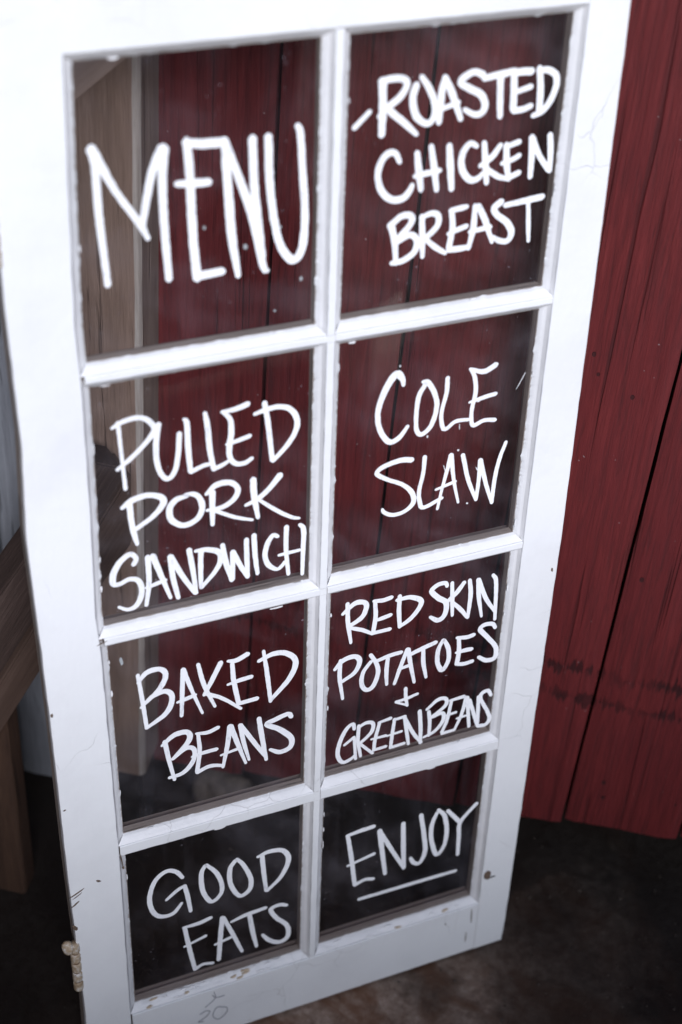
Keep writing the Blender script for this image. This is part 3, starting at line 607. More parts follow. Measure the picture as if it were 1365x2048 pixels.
# handwriting: pane, word, [letter, strokes of (u, v, width) in 0.1 mm]
LETTERS = r'[[0,"MENU",[["M",[[[887,766,111],[911,928,87],[919,1396,85],[960,2081,73]],[[904,799,104],[1084,1183,77],[1283,1512,79],[1361,1678,56]],[[1528,836,115],[1427,1040,93],[1343,1392,82],[1311,1581,64]],[[1535,837,122],[1515,1161,94],[1521,1644,90],[1544,2116,80]]]],["E",[[[1752,794,92],[1774,1116,97],[1786,1683,101],[1820,2151,101]],[[1736,812,85],[1914,845,106],[2087,850,102]],[[1647,1189,71],[1811,1203,95],[1954,1211,88]],[[1820,2126,104],[2068,2114,93]]]],["N",[[[2106,829,78],[2123,1082,98],[2164,1738,103],[2226,2190,68]],[[2111,837,78],[2211,1124,88],[2371,1601,103],[2479,2126,86],[2522,2176,60]],[[2373,845,95],[2388,1276,97],[2428,1693,100],[2470,2038,85]]]],["U",[[[2525,847,92],[2543,1296,92],[2587,1665,90],[2656,1946,92],[2777,2106,104],[2870,2013,100],[2898,1675,91],[2864,1175,85],[2839,853,80],[2808,779,67]]]]]],[1,"ROASTED",[["-",[[[3374,871,62],[3527,729,59]]]],["R",[[[3643,449,97],[3658,741,90],[3658,973,83]],[[3623,455,73],[3740,444,78],[3859,460,81],[3893,514,79],[3835,618,82],[3696,721,82],[3623,792,59]],[[3732,749,83],[3885,878,80],[4023,1008,54]]]],["O",[[[3991,524,82],[3963,616,86],[3970,727,86],[4021,845,87],[4130,914,78],[4195,849,78],[4189,719,77],[4123,569,76],[4038,454,62]]]],["A",[[[4280,478,60],[4258,647,87],[4249,920,71]],[[4284,483,66],[4373,659,87],[4482,914,62]],[[4278,785,57],[4441,744,68]]]],["S",[[[4684,504,81],[4593,467,75],[4499,497,87],[4451,553,77],[4545,617,84],[4675,691,88],[4730,794,86],[4701,873,83],[4622,880,72],[4513,819,55]]]],["T",[[[4696,538,74],[4925,512,85],[5030,495,61]],[[4874,536,85],[4885,730,82],[4906,937,70]]]],["E",[[[5017,534,85],[5034,730,86],[5045,878,87]],[[5006,517,78],[5123,516,86],[5210,521,86]],[[5071,704,62],[5217,671,69]],[[5046,890,77],[5147,889,74],[5239,863,67]]]],["D",[[[5287,494,72],[5320,678,83],[5337,944,85]],[[5278,525,62],[5378,525,76],[5473,580,83],[5495,680,80],[5452,824,81],[5372,928,74],[5266,966,60]]]]]],[1,"CHICKEN",[["C",[[[3864,1265,55],[3815,1171,71],[3745,1158,81],[3671,1228,81],[3640,1373,79],[3686,1530,83],[3792,1629,87],[3913,1637,88],[3983,1570,80],[4011,1509,63]]]],["H",[[[4040,1187,69],[4075,1395,87],[4109,1578,67]],[[4186,1139,65],[4233,1365,84],[4277,1601,64]],[[4032,1424,63],[4165,1410,73],[4298,1400,63]]]],["I",[[[4381,1157,76],[4410,1388,88],[4441,1614,71]]]],["C",[[[4684,1206,56],[4611,1165,70],[4542,1235,84],[4523,1351,84],[4570,1476,85],[4655,1547,82],[4736,1528,72],[4768,1484,46]]]],["K",[[[4757,1174,67],[4792,1385,82],[4823,1599,65]],[[4944,1220,64],[4863,1326,78],[4734,1412,60]],[[4821,1457,64],[4940,1541,69],[5076,1593,51]]]],["E",[[[5009,1225,75],[5029,1415,83],[5066,1583,65]],[[5006,1250,64],[5150,1213,68]],[[4974,1416,54],[5091,1388,68],[5166,1354,65]],[[5070,1572,73],[5182,1534,73]]]],["N",[[[5286,1181,79],[5305,1380,80],[5312,1598,66]],[[5297,1200,79],[5378,1363,76],[5515,1554,63]],[[5489,1180,72],[5515,1354,76],[5530,1565,63]]]]]],[1,"BREAST",[["B",[[[3806,1899,89],[3854,2073,82],[3880,2318,62]],[[3789,1905,78],[3914,1819,78],[4017,1830,85],[4022,1907,82],[3909,2037,79]],[[3885,2086,65],[4027,2031,79],[4101,2113,80],[4072,2227,84],[3952,2298,77],[3834,2305,62]]]],["R",[[[4136,1850,68],[4156,2064,80],[4171,2291,55]],[[4128,1866,61],[4249,1834,72],[4318,1879,79],[4311,1980,80],[4194,2091,73]],[[4195,2106,58],[4313,2209,70],[4427,2288,52]]]],["E",[[[4464,1852,69],[4484,2023,77],[4460,2235,78]],[[4445,1837,61],[4560,1825,76],[4629,1817,58]],[[4442,2083,55],[4560,2046,70],[4645,2025,66]],[[4456,2256,74],[4578,2262,78],[4694,2256,63]]]],["A",[[[4716,1817,58],[4719,2057,81],[4683,2278,56]],[[4754,1827,80],[4851,2004,81],[4951,2250,49]],[[4680,2096,52],[4909,2075,74]]]],["S",[[[5015,1817,88],[4940,1874,88],[4972,1950,78],[5103,2058,86],[5163,2172,87],[5124,2258,76],[5020,2237,68],[4952,2185,49]]]],["T",[[[5058,1864,63],[5293,1846,82],[5486,1828,82]],[[5326,1883,56],[5350,2093,60],[5374,2298,46]]]]]],[2,"PULLED",[["P",[[[973,3556,53],[990,3925,43],[1011,4342,48]],[[910,3606,39],[1027,3552,60],[1196,3542,61],[1307,3626,65],[1332,3727,69],[1214,3872,58],[1072,3998,58],[938,4094,44]]]],["U",[[[1381,3655,69],[1349,3847,69],[1347,4082,66],[1389,4251,63],[1457,4317,64],[1530,4243,64],[1571,4052,63],[1591,3805,62]]]],["L",[[[1641,3653,40],[1672,3702,66],[1678,3996,67],[1696,4280,64]],[[1696,4293,57],[1831,4244,57],[1902,4240,49]]]],["L",[[[1862,3625,51],[1885,3765,66],[1906,4066,68],[1941,4295,61]],[[1940,4311,61],[2045,4278,54],[2100,4249,42]]]],["E",[[[2054,3654,44],[2127,3757,63],[2136,3916,71],[2115,4071,72],[2122,4214,65],[2190,4300,62],[2281,4310,58],[2360,4270,50]],[[2040,3652,41],[2196,3646,67],[2320,3611,71]],[[2088,4045,45],[2228,4020,57],[2340,3993,57]]]],["D",[[[2496,3633,64],[2536,3901,65],[2584,4346,62]],[[2388,3748,45],[2518,3720,64],[2662,3714,64],[2790,3779,69],[2857,3928,73],[2822,4082,66],[2722,4223,66],[2590,4354,55]]]]]],[2,"PORK",[["P",[[[1041,4525,75],[1051,4743,68],[1070,4894,69],[1100,5049,46]],[[959,4563,45],[1064,4494,79],[1222,4466,71],[1358,4512,76],[1397,4599,84],[1281,4737,65],[1090,4853,57]]]],["O",[[[1653,4573,46],[1536,4591,73],[1462,4677,77],[1474,4826,77],[1597,4929,74],[1743,4891,74],[1810,4760,74],[1777,4617,69],[1707,4559,58],[1630,4555,42]]]],["R",[[[1923,4588,81],[1919,4807,67],[1919,5002,51]],[[1855,4600,46],[1969,4510,77],[2115,4513,70],[2200,4605,70],[2168,4719,71],[2038,4800,63],[1858,4803,39]],[[1964,4839,51],[2165,4962,48],[2365,5047,40]]]],["K",[[[2372,4532,82],[2384,4749,79],[2427,5036,52]],[[2673,4548,87],[2558,4684,72],[2427,4790,68],[2287,4842,44]],[[2446,4816,44],[2654,5005,53],[2808,5118,49],[2901,5156,33]]]]]],[2,"SANDWICH",[["S",[[[1046,5292,66],[1078,5225,62],[1022,5153,66],[922,5206,74],[834,5344,82],[817,5481,75],[888,5505,59],[997,5468,63],[1094,5523,67],[1119,5684,68],[1052,5833,68],[959,5864,52],[862,5803,36]]]],["A",[[[1203,5232,71],[1201,5573,64],[1161,5863,49]],[[1255,5232,78],[1340,5522,68],[1432,5837,45]],[[1166,5630,40],[1282,5606,56],[1384,5583,48]]]],["N",[[[1444,5287,71],[1467,5578,68],[1517,5860,57]],[[1453,5290,67],[1560,5559,69],[1710,5850,58]],[[1652,5254,68],[1690,5549,65],[1720,5853,49]]]],["D",[[[1783,5309,68],[1774,5549,65],[1774,5795,49]],[[1721,5293,44],[1844,5303,68],[1970,5361,77],[2004,5454,77],[1951,5595,65],[1781,5792,49]]]],["W",[[[2025,5288,61],[2056,5512,74],[2125,5788,58]],[[2134,5779,58],[2138,5405,69]],[[2138,5405,69],[2216,5598,66],[2307,5791,54]],[[2307,5791,54],[2297,5530,66],[2294,5281,61]]]],["I",[[[2379,5246,65],[2392,5510,66],[2419,5775,50]]]],["C",[[[2653,5338,50],[2595,5306,62],[2532,5412,70],[2507,5562,66],[2552,5697,67],[2650,5775,51],[2714,5733,55],[2733,5692,38]]]],["H",[[[2752,5231,66],[2751,5535,59],[2782,5879,51]],[[2906,5240,50],[2952,5318,67],[2951,5586,59],[2947,5922,47]],[[2664,5591,38],[2775,5586,50],[2912,5582,42]]]]]],[3,"COLE",[["C",[[[4051,3737,48],[4033,3653,75],[3958,3585,98],[3846,3747,87],[3772,3995,72],[3803,4227,69],[3920,4409,74],[4037,4381,70],[4133,4255,49]]]],["O",[[[4276,3740,48],[4346,3764,68],[4442,3946,65],[4464,4115,66],[4409,4313,66],[4305,4396,62],[4240,4319,58],[4226,4108,57],[4242,3906,64],[4308,3777,60]]]],["L",[[[4569,3746,60],[4569,3930,57],[4528,4170,53],[4551,4342,58],[4595,4390,54],[4711,4316,54],[4870,4324,46]]]],["E",[[[4833,3685,40],[4892,3788,57],[4924,3979,58],[4898,4203,54],[4907,4353,55],[4943,4414,59],[5063,4375,55],[5203,4397,55]],[[4831,3689,40],[5003,3752,69],[5144,3693,74]],[[4859,4107,33],[5014,4080,58],[5179,4059,54]]]]]],[3,"SLAW",[["S",[[[4211,4700,75],[4074,4676,71],[3877,4712,66],[3796,4786,62],[3926,4891,55],[4113,5000,55],[4239,5139,69],[4262,5279,69],[4155,5372,56],[4013,5383,56],[3904,5316,51],[3886,5274,38]]]],["L",[[[4364,4693,59],[4360,4902,55],[4325,5137,56],[4346,5299,61],[4402,5375,57],[4621,5296,52]]]],["A",[[[4690,4741,64],[4651,4968,52],[4607,5203,44],[4573,5439,40]],[[4693,4741,64],[4755,5103,48],[4833,5410,35]],[[4532,5168,35],[4772,5111,52]]]],["W",[[[4837,4773,60],[4934,5121,57],[5061,5427,49]],[[5060,5422,49],[5071,5130,57],[5066,4889,65]],[[5066,4889,65],[5164,5219,58],[5270,5518,45]],[[5270,5518,50],[5277,5177,58],[5314,4917,57],[5372,4718,48]]]]]],[5,"RED SKIN",[["R",[[[3514,6494,58],[3530,6778,64],[3578,7095,42]],[[3457,6635,50],[3604,6519,77],[3725,6533,72],[3754,6621,73],[3697,6752,73],[3533,6841,59]],[[3554,6859,55],[3726,6946,60],[3854,7040,42]]]],["E",[[[3861,6565,55],[3878,6778,64],[3857,7021,61]],[[3841,6548,45],[3962,6569,69],[4072,6555,64]],[[3864,6849,42],[3976,6831,65],[4075,6814,60]],[[3857,7026,56],[4076,7027,61]]]],["D",[[[4174,6561,60],[4176,6788,65],[4201,7033,56]],[[4141,6618,55],[4305,6620,69],[4446,6695,79],[4452,6791,75],[4347,6936,71],[4197,7031,56]]]],["S",[[[4790,6592,52],[4764,6536,65],[4666,6534,70],[4589,6606,75],[4681,6730,80],[4794,6836,81],[4790,7011,76],[4707,7076,77],[4595,6994,47]]]],["K",[[[4852,6550,52],[4873,6808,62],[4894,7060,43]],[[5015,6591,66],[4921,6721,76],[4809,6828,62]],[[4888,6862,52],[5012,7010,63],[5097,7143,44]]]],["I",[[[5085,6575,57],[5116,6800,67],[5107,7151,49]]]],["N",[[[5197,6593,57],[5235,6882,63],[5297,7185,39]],[[5208,6596,57],[5327,6908,63],[5484,7168,49]],[[5396,6581,52],[5449,6715,62],[5489,7285,49]]]]]],[5,"POTATOES",[["P",[[[3455,7319,56],[3453,7588,61],[3503,7939,43]],[[3384,7446,52],[3487,7334,75],[3635,7315,75],[3703,7407,76],[3645,7564,67],[3481,7661,57]]]],["O",[[[3840,7351,57],[3919,7498,62],[3953,7664,67],[3897,7857,73],[3811,7891,68],[3745,7783,67],[3755,7603,62],[3852,7457,57]]]],["T",[[[3926,7474,57],[4094,7439,67],[4247,7433,62]],[[4073,7448,57],[4063,7671,63],[4079,7893,44]]]],["A",[[[4326,7405,62],[4258,7626,63],[4180,7913,49]],[[4337,7409,63],[4382,7664,63],[4451,7971,45]],[[4222,7694,44],[4382,7669,58]]]],["T",[[[4346,7510,58],[4535,7454,73],[4703,7413,68]],[[4541,7477,58],[4555,7690,64],[4609,7940,45]]]],["O",[[[4803,7404,58],[4746,7538,64],[4750,7749,69],[4824,7886,75],[4894,7766,65],[4886,7579,69],[4817,7415,54]]]],["E",[[[5014,7434,59],[5032,7649,69],[5020,7852,70]],[[4986,7426,49],[5118,7457,69],[5219,7447,69]],[[4993,7664,40],[5113,7660,70],[5209,7667,65]],[[5031,7856,60],[5132,7878,65],[5239,7870,65]]]],["S",[[[5509,7421,55],[5468,7349,64],[5356,7330,69],[5298,7386,74],[5410,7537,70],[5545,7735,71],[5551,7905,76],[5435,7916,71],[5316,7827,55]]]]]],[5,"+",[["+",[[[4338,8027,54],[4352,8188,55],[4379,8327,40]],[[4511,8171,45],[4360,8204,50],[4214,8212,40]],[[4219,8221,35],[4366,8309,35]]]]]],[5,"GREEN BEANS",[["G",[[[3677,8486,50],[3655,8391,59],[3569,8450,64],[3488,8643,65],[3468,8845,65],[3539,8991,61],[3655,8966,56],[3709,8914,41]],[[3550,8706,45],[3680,8617,55]],[[3680,8625,45],[3713,8994,46]]]],["R",[[[3735,8442,55],[3734,8699,55],[3779,8972,46]],[[3730,8476,45],[3834,8429,60],[3926,8472,60],[3903,8617,60],[3752,8755,50]],[[3775,8768,45],[3945,8976,46]]]],["E",[[[4015,8480,50],[3966,8749,56],[3957,8909,51]],[[4000,8483,40],[4165,8461,60]],[[3911,8731,35],[4114,8735,51]],[[3951,8927,51],[4124,8921,51]]]],["E",[[[4219,8492,50],[4199,8744,56],[4188,8960,51]],[[4202,8508,40],[4362,8497,56]],[[4126,8747,31],[4330,8732,46]],[[4181,8963,51],[4378,8951,52]]]],["N",[[[4356,8509,56],[4392,8724,56],[4436,8988,47]],[[4356,8509,51],[4489,8813,57],[4614,9020,52]],[[4558,8468,61],[4590,8762,62],[4601,9026,52]]]],["B",[[[4688,8521,56],[4714,8719,57],[4718,8941,47]],[[4656,8483,46],[4803,8365,66],[4916,8387,61],[4911,8504,62],[4735,8628,51]],[[4736,8642,41],[4887,8613,62],[4898,8751,62],[4796,8887,57],[4644,8944,42]]]],["E",[[[4995,8454,51],[4960,8744,57],[4899,8944,52]],[[4977,8434,46],[5172,8427,62]],[[4947,8669,41],[5078,8661,47]],[[4900,8965,52],[5079,8959,47]]]],["A",[[[5205,8451,62],[5158,8724,57],[5077,8961,42]],[[5217,8455,62],[5250,8698,58],[5286,8974,48]],[[5096,8774,37],[5244,8766,42]]]],["N",[[[5257,8509,52],[5341,8784,58],[5408,9000,48]],[[5380,8493,57],[5396,8745,58],[5408,9000,53]]]],["S",[[[5561,8531,52],[5509,8437,62],[5422,8459,68],[5419,8556,57],[5532,8789,58],[5577,8932,64],[5530,9017,64],[5416,9008,59]]]]]],[7,"ENJOY",[["E",[[[3661,10353,65],[3723,10766,72],[3792,11298,68]],[[3644,10331,54],[3847,10308,76],[4028,10300,71]],[[3674,10904,44],[4055,10819,61]],[[3793,11321,68],[3936,11273,62],[4064,11309,63]]]],["N",[[[4112,10409,82],[4168,10816,78],[4234,11281,63]],[[4125,10446,71],[4330,10895,67],[4511,11273,63]],[[4451,10403,72],[4478,10842,79],[4511,11280,63]]]],["J",[[[4704,10344,72],[4772,10735,73],[4812,11070,75],[4746,11270,69],[4657,11235,69],[4600,11121,57]]]],["O",[[[4944,10393,62],[4884,10589,73],[4893,10877,74],[4992,11205,75],[5095,11084,69],[5118,10805,74],[5062,10500,73],[4957,10343,56]]]],["Y",[[[5100,10411,62],[5302,10701,74]],[[5534,10438,68],[5315,10705,69],[5313,10976,69],[5326,11344,59]]]]]],[7,"underline",[["_",[[[3866,11630,63],[4571,11643,70],[5322,11660,65]]]]]],[4,"BAKED",[["B",[[[1021,6795,51],[1055,7163,56],[1090,7604,53]],[[1015,6913,38],[1120,6794,76],[1269,6784,72],[1338,6885,73],[1282,7038,73],[1181,7148,56]],[[1035,7280,39],[1181,7153,69],[1336,7129,74],[1400,7248,74],[1325,7449,75],[1084,7604,49]]]],["A",[[[1539,6869,65],[1520,7186,61],[1502,7557,49]],[[1539,6869,65],[1636,7223,53],[1750,7592,36]],[[1456,7336,35],[1565,7313,62],[1670,7289,58]]]],["K",[[[1714,6850,52],[1776,7168,62],[1902,7539,41]],[[1980,6903,70],[1886,7103,71],[1776,7325,53]],[[1802,7313,62],[2000,7451,54],[2216,7674,46]]]],["E",[[[2116,6959,57],[2133,7229,67],[2187,7575,64]],[[2063,6911,40],[2166,6930,75],[2302,6878,75]],[[2057,7260,36],[2203,7239,67],[2349,7226,63]],[[2186,7588,64],[2416,7579,69]]]],["D",[[[2492,6888,44],[2538,7254,63],[2581,7681,51]],[[2432,7023,54],[2608,6969,72],[2771,7006,77],[2886,7160,82],[2817,7391,78],[2581,7657,60]]]]]],[4,"BEANS",[["B",[[[1289,7876,68],[1328,8172,60],[1387,8518,47]],[[1253,7931,41],[1411,7813,81],[1566,7827,77],[1572,7966,78],[1374,8182,50]],[[1374,8187,41],[1543,8067,69],[1639,8126,65],[1618,8299,70],[1492,8442,70],[1324,8463,51]]]],["E",[[[1689,7894,50],[1703,8169,60],[1664,8484,61]],[[1665,7881,36],[1810,7908,64],[1937,7872,60]],[[1604,8227,32],[1743,8209,60],[1911,8208,61]],[[1664,8498,61],[1820,8450,61],[1991,8496,47]]]],["A",[[[2079,7896,74],[2041,8205,66],[1984,8527,43]],[[2085,7898,74],[2175,8224,66],[2271,8559,38]],[[1960,8324,33],[2191,8288,52]]]],["N",[[[2202,7921,60],[2248,8222,61],[2313,8519,38]],[[2208,7923,60],[2363,8234,66],[2521,8531,58]],[[2436,7894,65],[2478,8220,71],[2532,8595,48]]]],["S",[[[2846,8009,62],[2803,7948,76],[2635,7985,80],[2534,8026,75],[2699,8160,81],[2846,8344,82],[2837,8490,82],[2702,8526,73],[2578,8442,48]]]]]],[6,"GOOD",[["G",[[[1434,10211,56],[1357,10075,70],[1231,10015,70],[1083,10127,70],[1003,10395,71],[1029,10650,71],[1127,10794,72],[1289,10808,67],[1410,10664,46]],[[1212,10528,46],[1346,10417,61],[1456,10362,51]],[[1456,10362,61],[1492,10600,67],[1522,10867,52]]]],["O",[[[1726,10111,61],[1675,10249,71],[1690,10560,72],[1796,10799,68],[1919,10717,63],[1940,10540,68],[1871,10299,67],[1744,10103,51]]]],["O",[[[2121,10179,67],[2051,10311,72],[2059,10590,73],[2175,10850,69],[2311,10787,74],[2323,10575,74],[2224,10290,62],[2141,10157,51]]]],["D",[[[2480,10241,73],[2503,10556,69],[2538,10904,59]],[[2420,10232,47],[2581,10196,73],[2762,10252,74],[2839,10444,80],[2743,10715,70],[2550,10912,54]]]]]],[6,"EATS",[["E",[[[1433,11144,63],[1487,11580,70],[1549,11998,60]],[[1415,11130,42],[1610,11136,74],[1783,11099,69]],[[1418,11500,37],[1712,11414,54]],[[1548,12005,66],[1659,11955,55],[1796,11992,55]]]],["A",[[[1935,11158,70],[1907,11539,76],[1877,11962,66]],[[1951,11165,59],[2078,11550,66],[2202,11942,50]],[[1830,11642,44],[2050,11593,55]]]],["T",[[[2058,11298,43],[2264,11249,70],[2532,11229,65]],[[2309,11288,71],[2354,11639,72],[2405,11933,50]]]],["S",[[[2826,11305,55],[2725,11253,66],[2602,11291,71],[2680,11486,72],[2830,11699,73],[2844,11922,79],[2731,11988,74],[2588,11892,73],[2487,11737,50]]]]]]]'
DATA = json.loads(LETTERS)
PTHK = 0.0025
for r in range(4):
    for cidx in range(2):
        v0, v1 = ROWS[r]; idx = r*2+cidx
        fu0 = (lambda v: poly(L_con, v)) if cidx == 0 else c(MU[1]); u1 = MU[0] if cidx == 0 else RD
        x0 = (0.069 if cidx == 0 else MU[1]-0.006)
        bx = box('pane', (x0-0.003, GY-0.0002+0.0002, Z(v1+0.004)), (u1+0.006, GY+0.0001+PTHK*0, Z(v0-0.004)), 'glass' if r < 3 else 'glass_hazier', win, 0)  # bottom row: same glass with a stronger haze film
        # give the pane its true thickness, in front of the inner moulding
        me = bx.data
        for vv in me.vertices: vv.co.y = GY-0.0004-PTHK if vv.co.y < GY+0.00005 else GY-0.0004
        bx['label'] = {0: 'pane lettered MENU', 1: 'pane lettered -ROASTED CHICKEN BREAST', 2: 'pane lettered PULLED PORK SANDWICH', 3: 'pane lettered COLE SLAW', 4: 'pane lettered BAKED BEANS', 5: 'pane lettered RED SKIN POTATOES + GREEN BEANS', 6: 'pane lettered GOOD EATS', 7: 'pane lettered ENJOY and underlined'}[idx]
        dec = ()
        if idx == 6: dec = ((0.42, 0.16, 604), (0.80, 0.14, 604), (0.1, 0.06, 604))
        if idx == 7: dec = ((0.35, 0.2, 704), (0.8, 0.15, 704))
        pt = putty(fu0, u1, v0, v1, idx*100, win, dec)
        if idx == 6: pt['label'] = 'crumbling cream putty'
        k = 0
        for pane, word, letters in DATA:
            if pane != idx: continue
            for ch, strokes in letters:
                vs = []; fs = []
                for s in strokes:
                    k += 1
                    ribbon(vs, fs, [(p[0]*1e-4, Z(p[1]*1e-4), p[2]*1e-4) for p in s], GY-0.0004-PTHK, 0.0002+0.00003*(k % 9), k*3.7, 0.86 if idx < 2 else 0.9)
                nm = 'letter' if ch not in '-+_' else {'-': 'dash', '+': 'plus_sign', '_': 'underline'}[ch]
                lo = link(nm, vs, fs, 'ink', bx)
                if nm == 'letter': lo['label'] = 'white letter %s of %s' % (ch, word)

# hinge knuckles on the left edge
def hinge(vtop, n=5, lab=None, ball=True):
    h = bpy.data.objects.new('hinge', None); C.objects.link(h); h.parent = win; h.location = (0.0015 if ball else -0.0045, 0.003, Z(vtop))
    if lab: h['label'] = lab
    R_ = 0.0062; pitch = 0.0175
    for i in range(n):
        rings = []
        for k in range(9):
            t = k/8; rr = R_*(1-0.16*abs(2*t-1)**6)*(1+0.05*nz(i, t*3, 2))
            zz = -i*pitch - t*(pitch-0.0012)
            rings.append([((rr+0.0006*nz(a, i, t*4))*math.cos(a*math.pi/9), -0.001+(rr+0.0006*nz(a, i, t*4))*math.sin(a*math.pi/9), zz) for a in range(18)])
        V, F = loft(rings); o = link('knuckle', V, F, 'hinge' if i in (1,) else 'hinge', h, smooth=True)
    rings = [[((R_*0.78)*math.cos(a*math.pi/8), -0.001+(R_*0.78)*math.sin(a*math.pi/8), z) for a in range(16)] for z in (-0.001, -n*pitch+0.002)]
    V, F = loft(rings); link('pin', V, F, 'rust', h, smooth=True)
    if ball:
        bm = bmesh.new(); bmesh.ops.create_uvsphere(bm, u_segments=20, v_segments=12, radius=0.0078)
        for v in bm.verts: v.co = Vector((v.co.x*0.95-0.0085, v.co.y-0.002, v.co.z*1.35-0.004))+0.0022*Vector((nz(v.co.x*90, v.co.z*90, 1), nz(v.co.x*90, v.co.y*90, 2), nz(v.co.y*90, v.co.z*90, 3)))
        me = bpy.data.meshes.new('pin_head'); bm.to_mesh(me); bm.free(); me.materials.append(MAT['hinge'])
        for p in me.polygons: p.use_smooth = True
        o = bpy.data.objects.new('pin_head', me); C.objects.link(o); o.parent = h
hinge(1.073, 5, 'paint-crusted lower hinge')
hinge(0.085, 5, 'paint-crusted upper hinge', False)

# chipped spots, a drawn shadow line, scrapes and pencil marks on the front face
def patch(name, cu, cv, ru, rv, mat, seed, th=0.0006, lab=None, rot=0.0):
    vs = []; fs = []; n = 28
    for lay, sc in ((-th, 0.86), (0.0004, 1.0)):
        for i in range(n):
            a = i*2*math.pi/n; k = (1+0.35*nz(math.cos(a)*1.3+seed, math.sin(a)*1.3, 3)+0.18*nz(math.cos(a)*4+seed, math.sin(a)*4, 3))*sc
            x = ru*k*math.cos(a); y = rv*k*math.sin(a)
            vs.append((cu+x*math.cos(rot)-y*math.sin(rot), lay, Z(cv)+x*math.sin(rot)+y*math.cos(rot)))
    fs.append(tuple(range(n)))
    for i in range(n): j = (i+1) % n; fs.append((i, n+i, n+j, j))
    o = link(name, vs, fs, mat, win)
    if lab: o['label'] = lab
    return o
patch('chip_and_shadow', 0.579, 1.185, 0.0055, 0.0085, 'chip', 3, 0.002, 'brown chip on the right stile')
patch('chip_and_shadow', 0.5845, 1.1925, 0.0085, 0.0012, 'dark', 5, 0.0005)  # thin dark strip drawn as the shadow line of the chip
for (u, v, a, b, s, ro) in ((0.011, 0.985, 0.011, 0.0011, 8, 0.5), (0.008, 1.003, 0.007, 0.0013, 9, 0.7), (0.0375, 0.975, 0.0035, 0.0016, 10, -0.6), (0.011, 0.990, 0.008, 0.0007, 12, 0.6),
                        (0.006, 0.845, 0.002, 0.001, 13, .3), (0.067, 0.9505, 0.0008, 0.012, 15, 0.1), (0.0685, 0.9645, 0.0015, 0.0025, 16, 0), (0.063, 0.617, 0.007, 0.0006, 19, 0.3), (0.003, 0.70, 0.0015, 0.003, 22, 0), (0.0045, 1.045, 0.003, 0.005, 23, 0.4), (0.561, 1.262, 0.0011, 0.016, 24, 0.05), (0.5555, 1.305, 0.0009, 0.013, 25, 0.0),
                        (0.616, 0.665, 0.0015, 0.0035, 26, 0.2), (0.0455, 1.279, 0.0007, 0.009, 27, 0.0), (0.055, 1.268, 0.010, 0.0006, 28, 0.05), (0.52, 1.262, 0.0012, 0.0018, 29, 0)):
    patch('scrape', u, v, a, b, 'chip', s, 0.0003, None, ro)
GR = random.Random(11)
def on_glass(u, v, ru, rv, s, rot=0.0, mat='putty', nm='paint_smear'):
    o = patch(nm, u, v, ru, rv, mat, s, 0.0003, None, rot)
    for q in o.data.vertices: q.co.y += GY-0.0004-PTHK-0.0001
for r in range(4):
    for cc in range(2):
        v0, v1 = ROWS[r]
        ul = poly(L_con, (v0+v1)/2) if cc == 0 else MU[1]; ur = MU[0] if cc == 0 else RD
        for k in range(5):                       # paint that crept onto the glass along the edges
            side = GR.choice('lrtb'); t = GR.random(); L_ = GR.uniform(0.0015, 0.008); w_ = GR.uniform(0.0005, 0.0013)
            if side in 'lr': on_glass(((poly(L_con, v0+0.01+(v1-v0-0.02)*t) if cc == 0 else ul)+0.0003 if side == 'l' else ur-0.0003), v0+0.01+(v1-v0-0.02)*t, w_, L_, k+r*10+cc*50+.3)
            else: on_glass(ul+0.01+(ur-ul-0.02)*t, (v0+0.0002 if side == 't' else v1-0.0005), L_, w_, k+r*10+cc*50+.7)
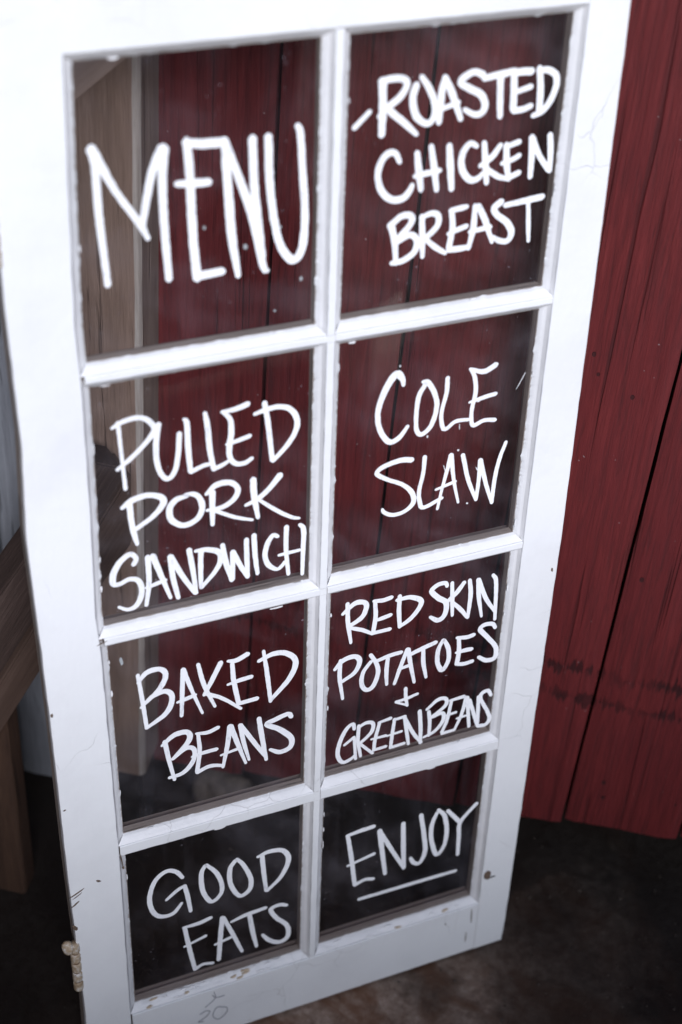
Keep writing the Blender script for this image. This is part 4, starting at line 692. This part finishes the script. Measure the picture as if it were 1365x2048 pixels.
for (u, v, a, b_, s, ro) in ((0.548, 0.395, 0.0004, 0.011, 1, -0.45), (0.497, 0.411, 0.0022, 0.0018, 2, 0), (0.4775, 0.470, 0.0014, 0.0012, 3, 0), (0.438, 0.444, 0.001, 0.0016, 4, 0), (0.4765, 0.44, 0.0005, 0.004, 5, 0.1), (0.495, 0.545, 0.0014, 0.0012, 6, 0), (0.503, 0.5, 0.0006, 0.003, 7, .5), (0.462, 0.49, 0.0005, 0.005, 8, .3), (0.40, 0.35, .0009, .0012, 10, 0),
        (0.23, 0.19, .0022, .0026, 11, 0.4), (0.19, 0.165, .0016, .0018, 12, 0), (0.287, 0.232, .0017, .0024, 13, 0), (0.26, 0.262, .0012, .0014, 14, 0), (0.265, 0.175, .0013, .0017, 15, 0), (0.085, 0.655, .002, .006, 16, 0.1)):
    on_glass(u, v, a, b_, s, ro, 'speck' if s > 10 else 'putty', 'paint_fleck')
def crumb(u, v, y, a, b_, c_, mat, seed):
    bm = bmesh.new(); bmesh.ops.create_icosphere(bm, subdivisions=3, radius=1)
    for q in bm.verts:
        d = q.co.normalized(); k = 1+0.45*nz(d.x+seed, d.y, d.z, 1.7)+0.2*nz(d.x+seed, d.y, d.z, 5)
        q.co = Vector((d.x*a*k, d.y*b_*k, d.z*c_*k))
    me = bpy.data.meshes.new('putty_crumb'); bm.to_mesh(me); bm.free(); me.materials.append(MAT[mat])
    o = bpy.data.objects.new('putty_crumb', me); C.objects.link(o); o.parent = win; o.location = (u, y, Z(v)); o.rotation_euler = (random.uniform(-.3, .3), random.uniform(-.25, .25), 0)
CR = random.Random(3)
for (u0, u1, n) in ((0.205, 0.262, 9), (0.125, 0.165, 7), (0.085, 0.115, 3), (0.40, 0.55, 8), (0.335, 0.36, 4)):
    for i in range(n):
        u = u0+(u1-u0)*(i+CR.random()*0.8)/n; q = CR.random()
        crumb(u, 1.2335+0.007*q, 0.0095-0.0065*q, CR.uniform(.003, .008), 0.0017, CR.uniform(.0014, .003), CR.choice(['cream', 'putty']) if u < 0.3 else CR.choice(['putty', 'putty', 'cream']), i*3.1+u*50)
def pencil(strokes):
    vs = []; fs = []
    for i, s in enumerate(strokes): ribbon(vs, fs, [(p[0]*1e-4, Z(p[1]*1e-4), 0.0011) for p in s], 0.0, 0.0006+0.00002*i, i+50)
    o = link('pencil_mark', vs, fs, 'pencil', win); o['label'] = 'faint pencil number 20 with an arrow above'
pencil([[[1774, 12474], [1785, 12606], [1647, 12732]], [[1748, 12525], [1800, 12598], [1919, 12607]],
 [[1569, 12839], [1656, 12807], [1709, 12843], [1653, 12929], [1544, 12989], [1619, 13010]],
 [[1829, 12804], [1948, 12878], [1935, 12986], [1825, 13063], [1750, 12961], [1785, 12832], [1829, 12804]]])
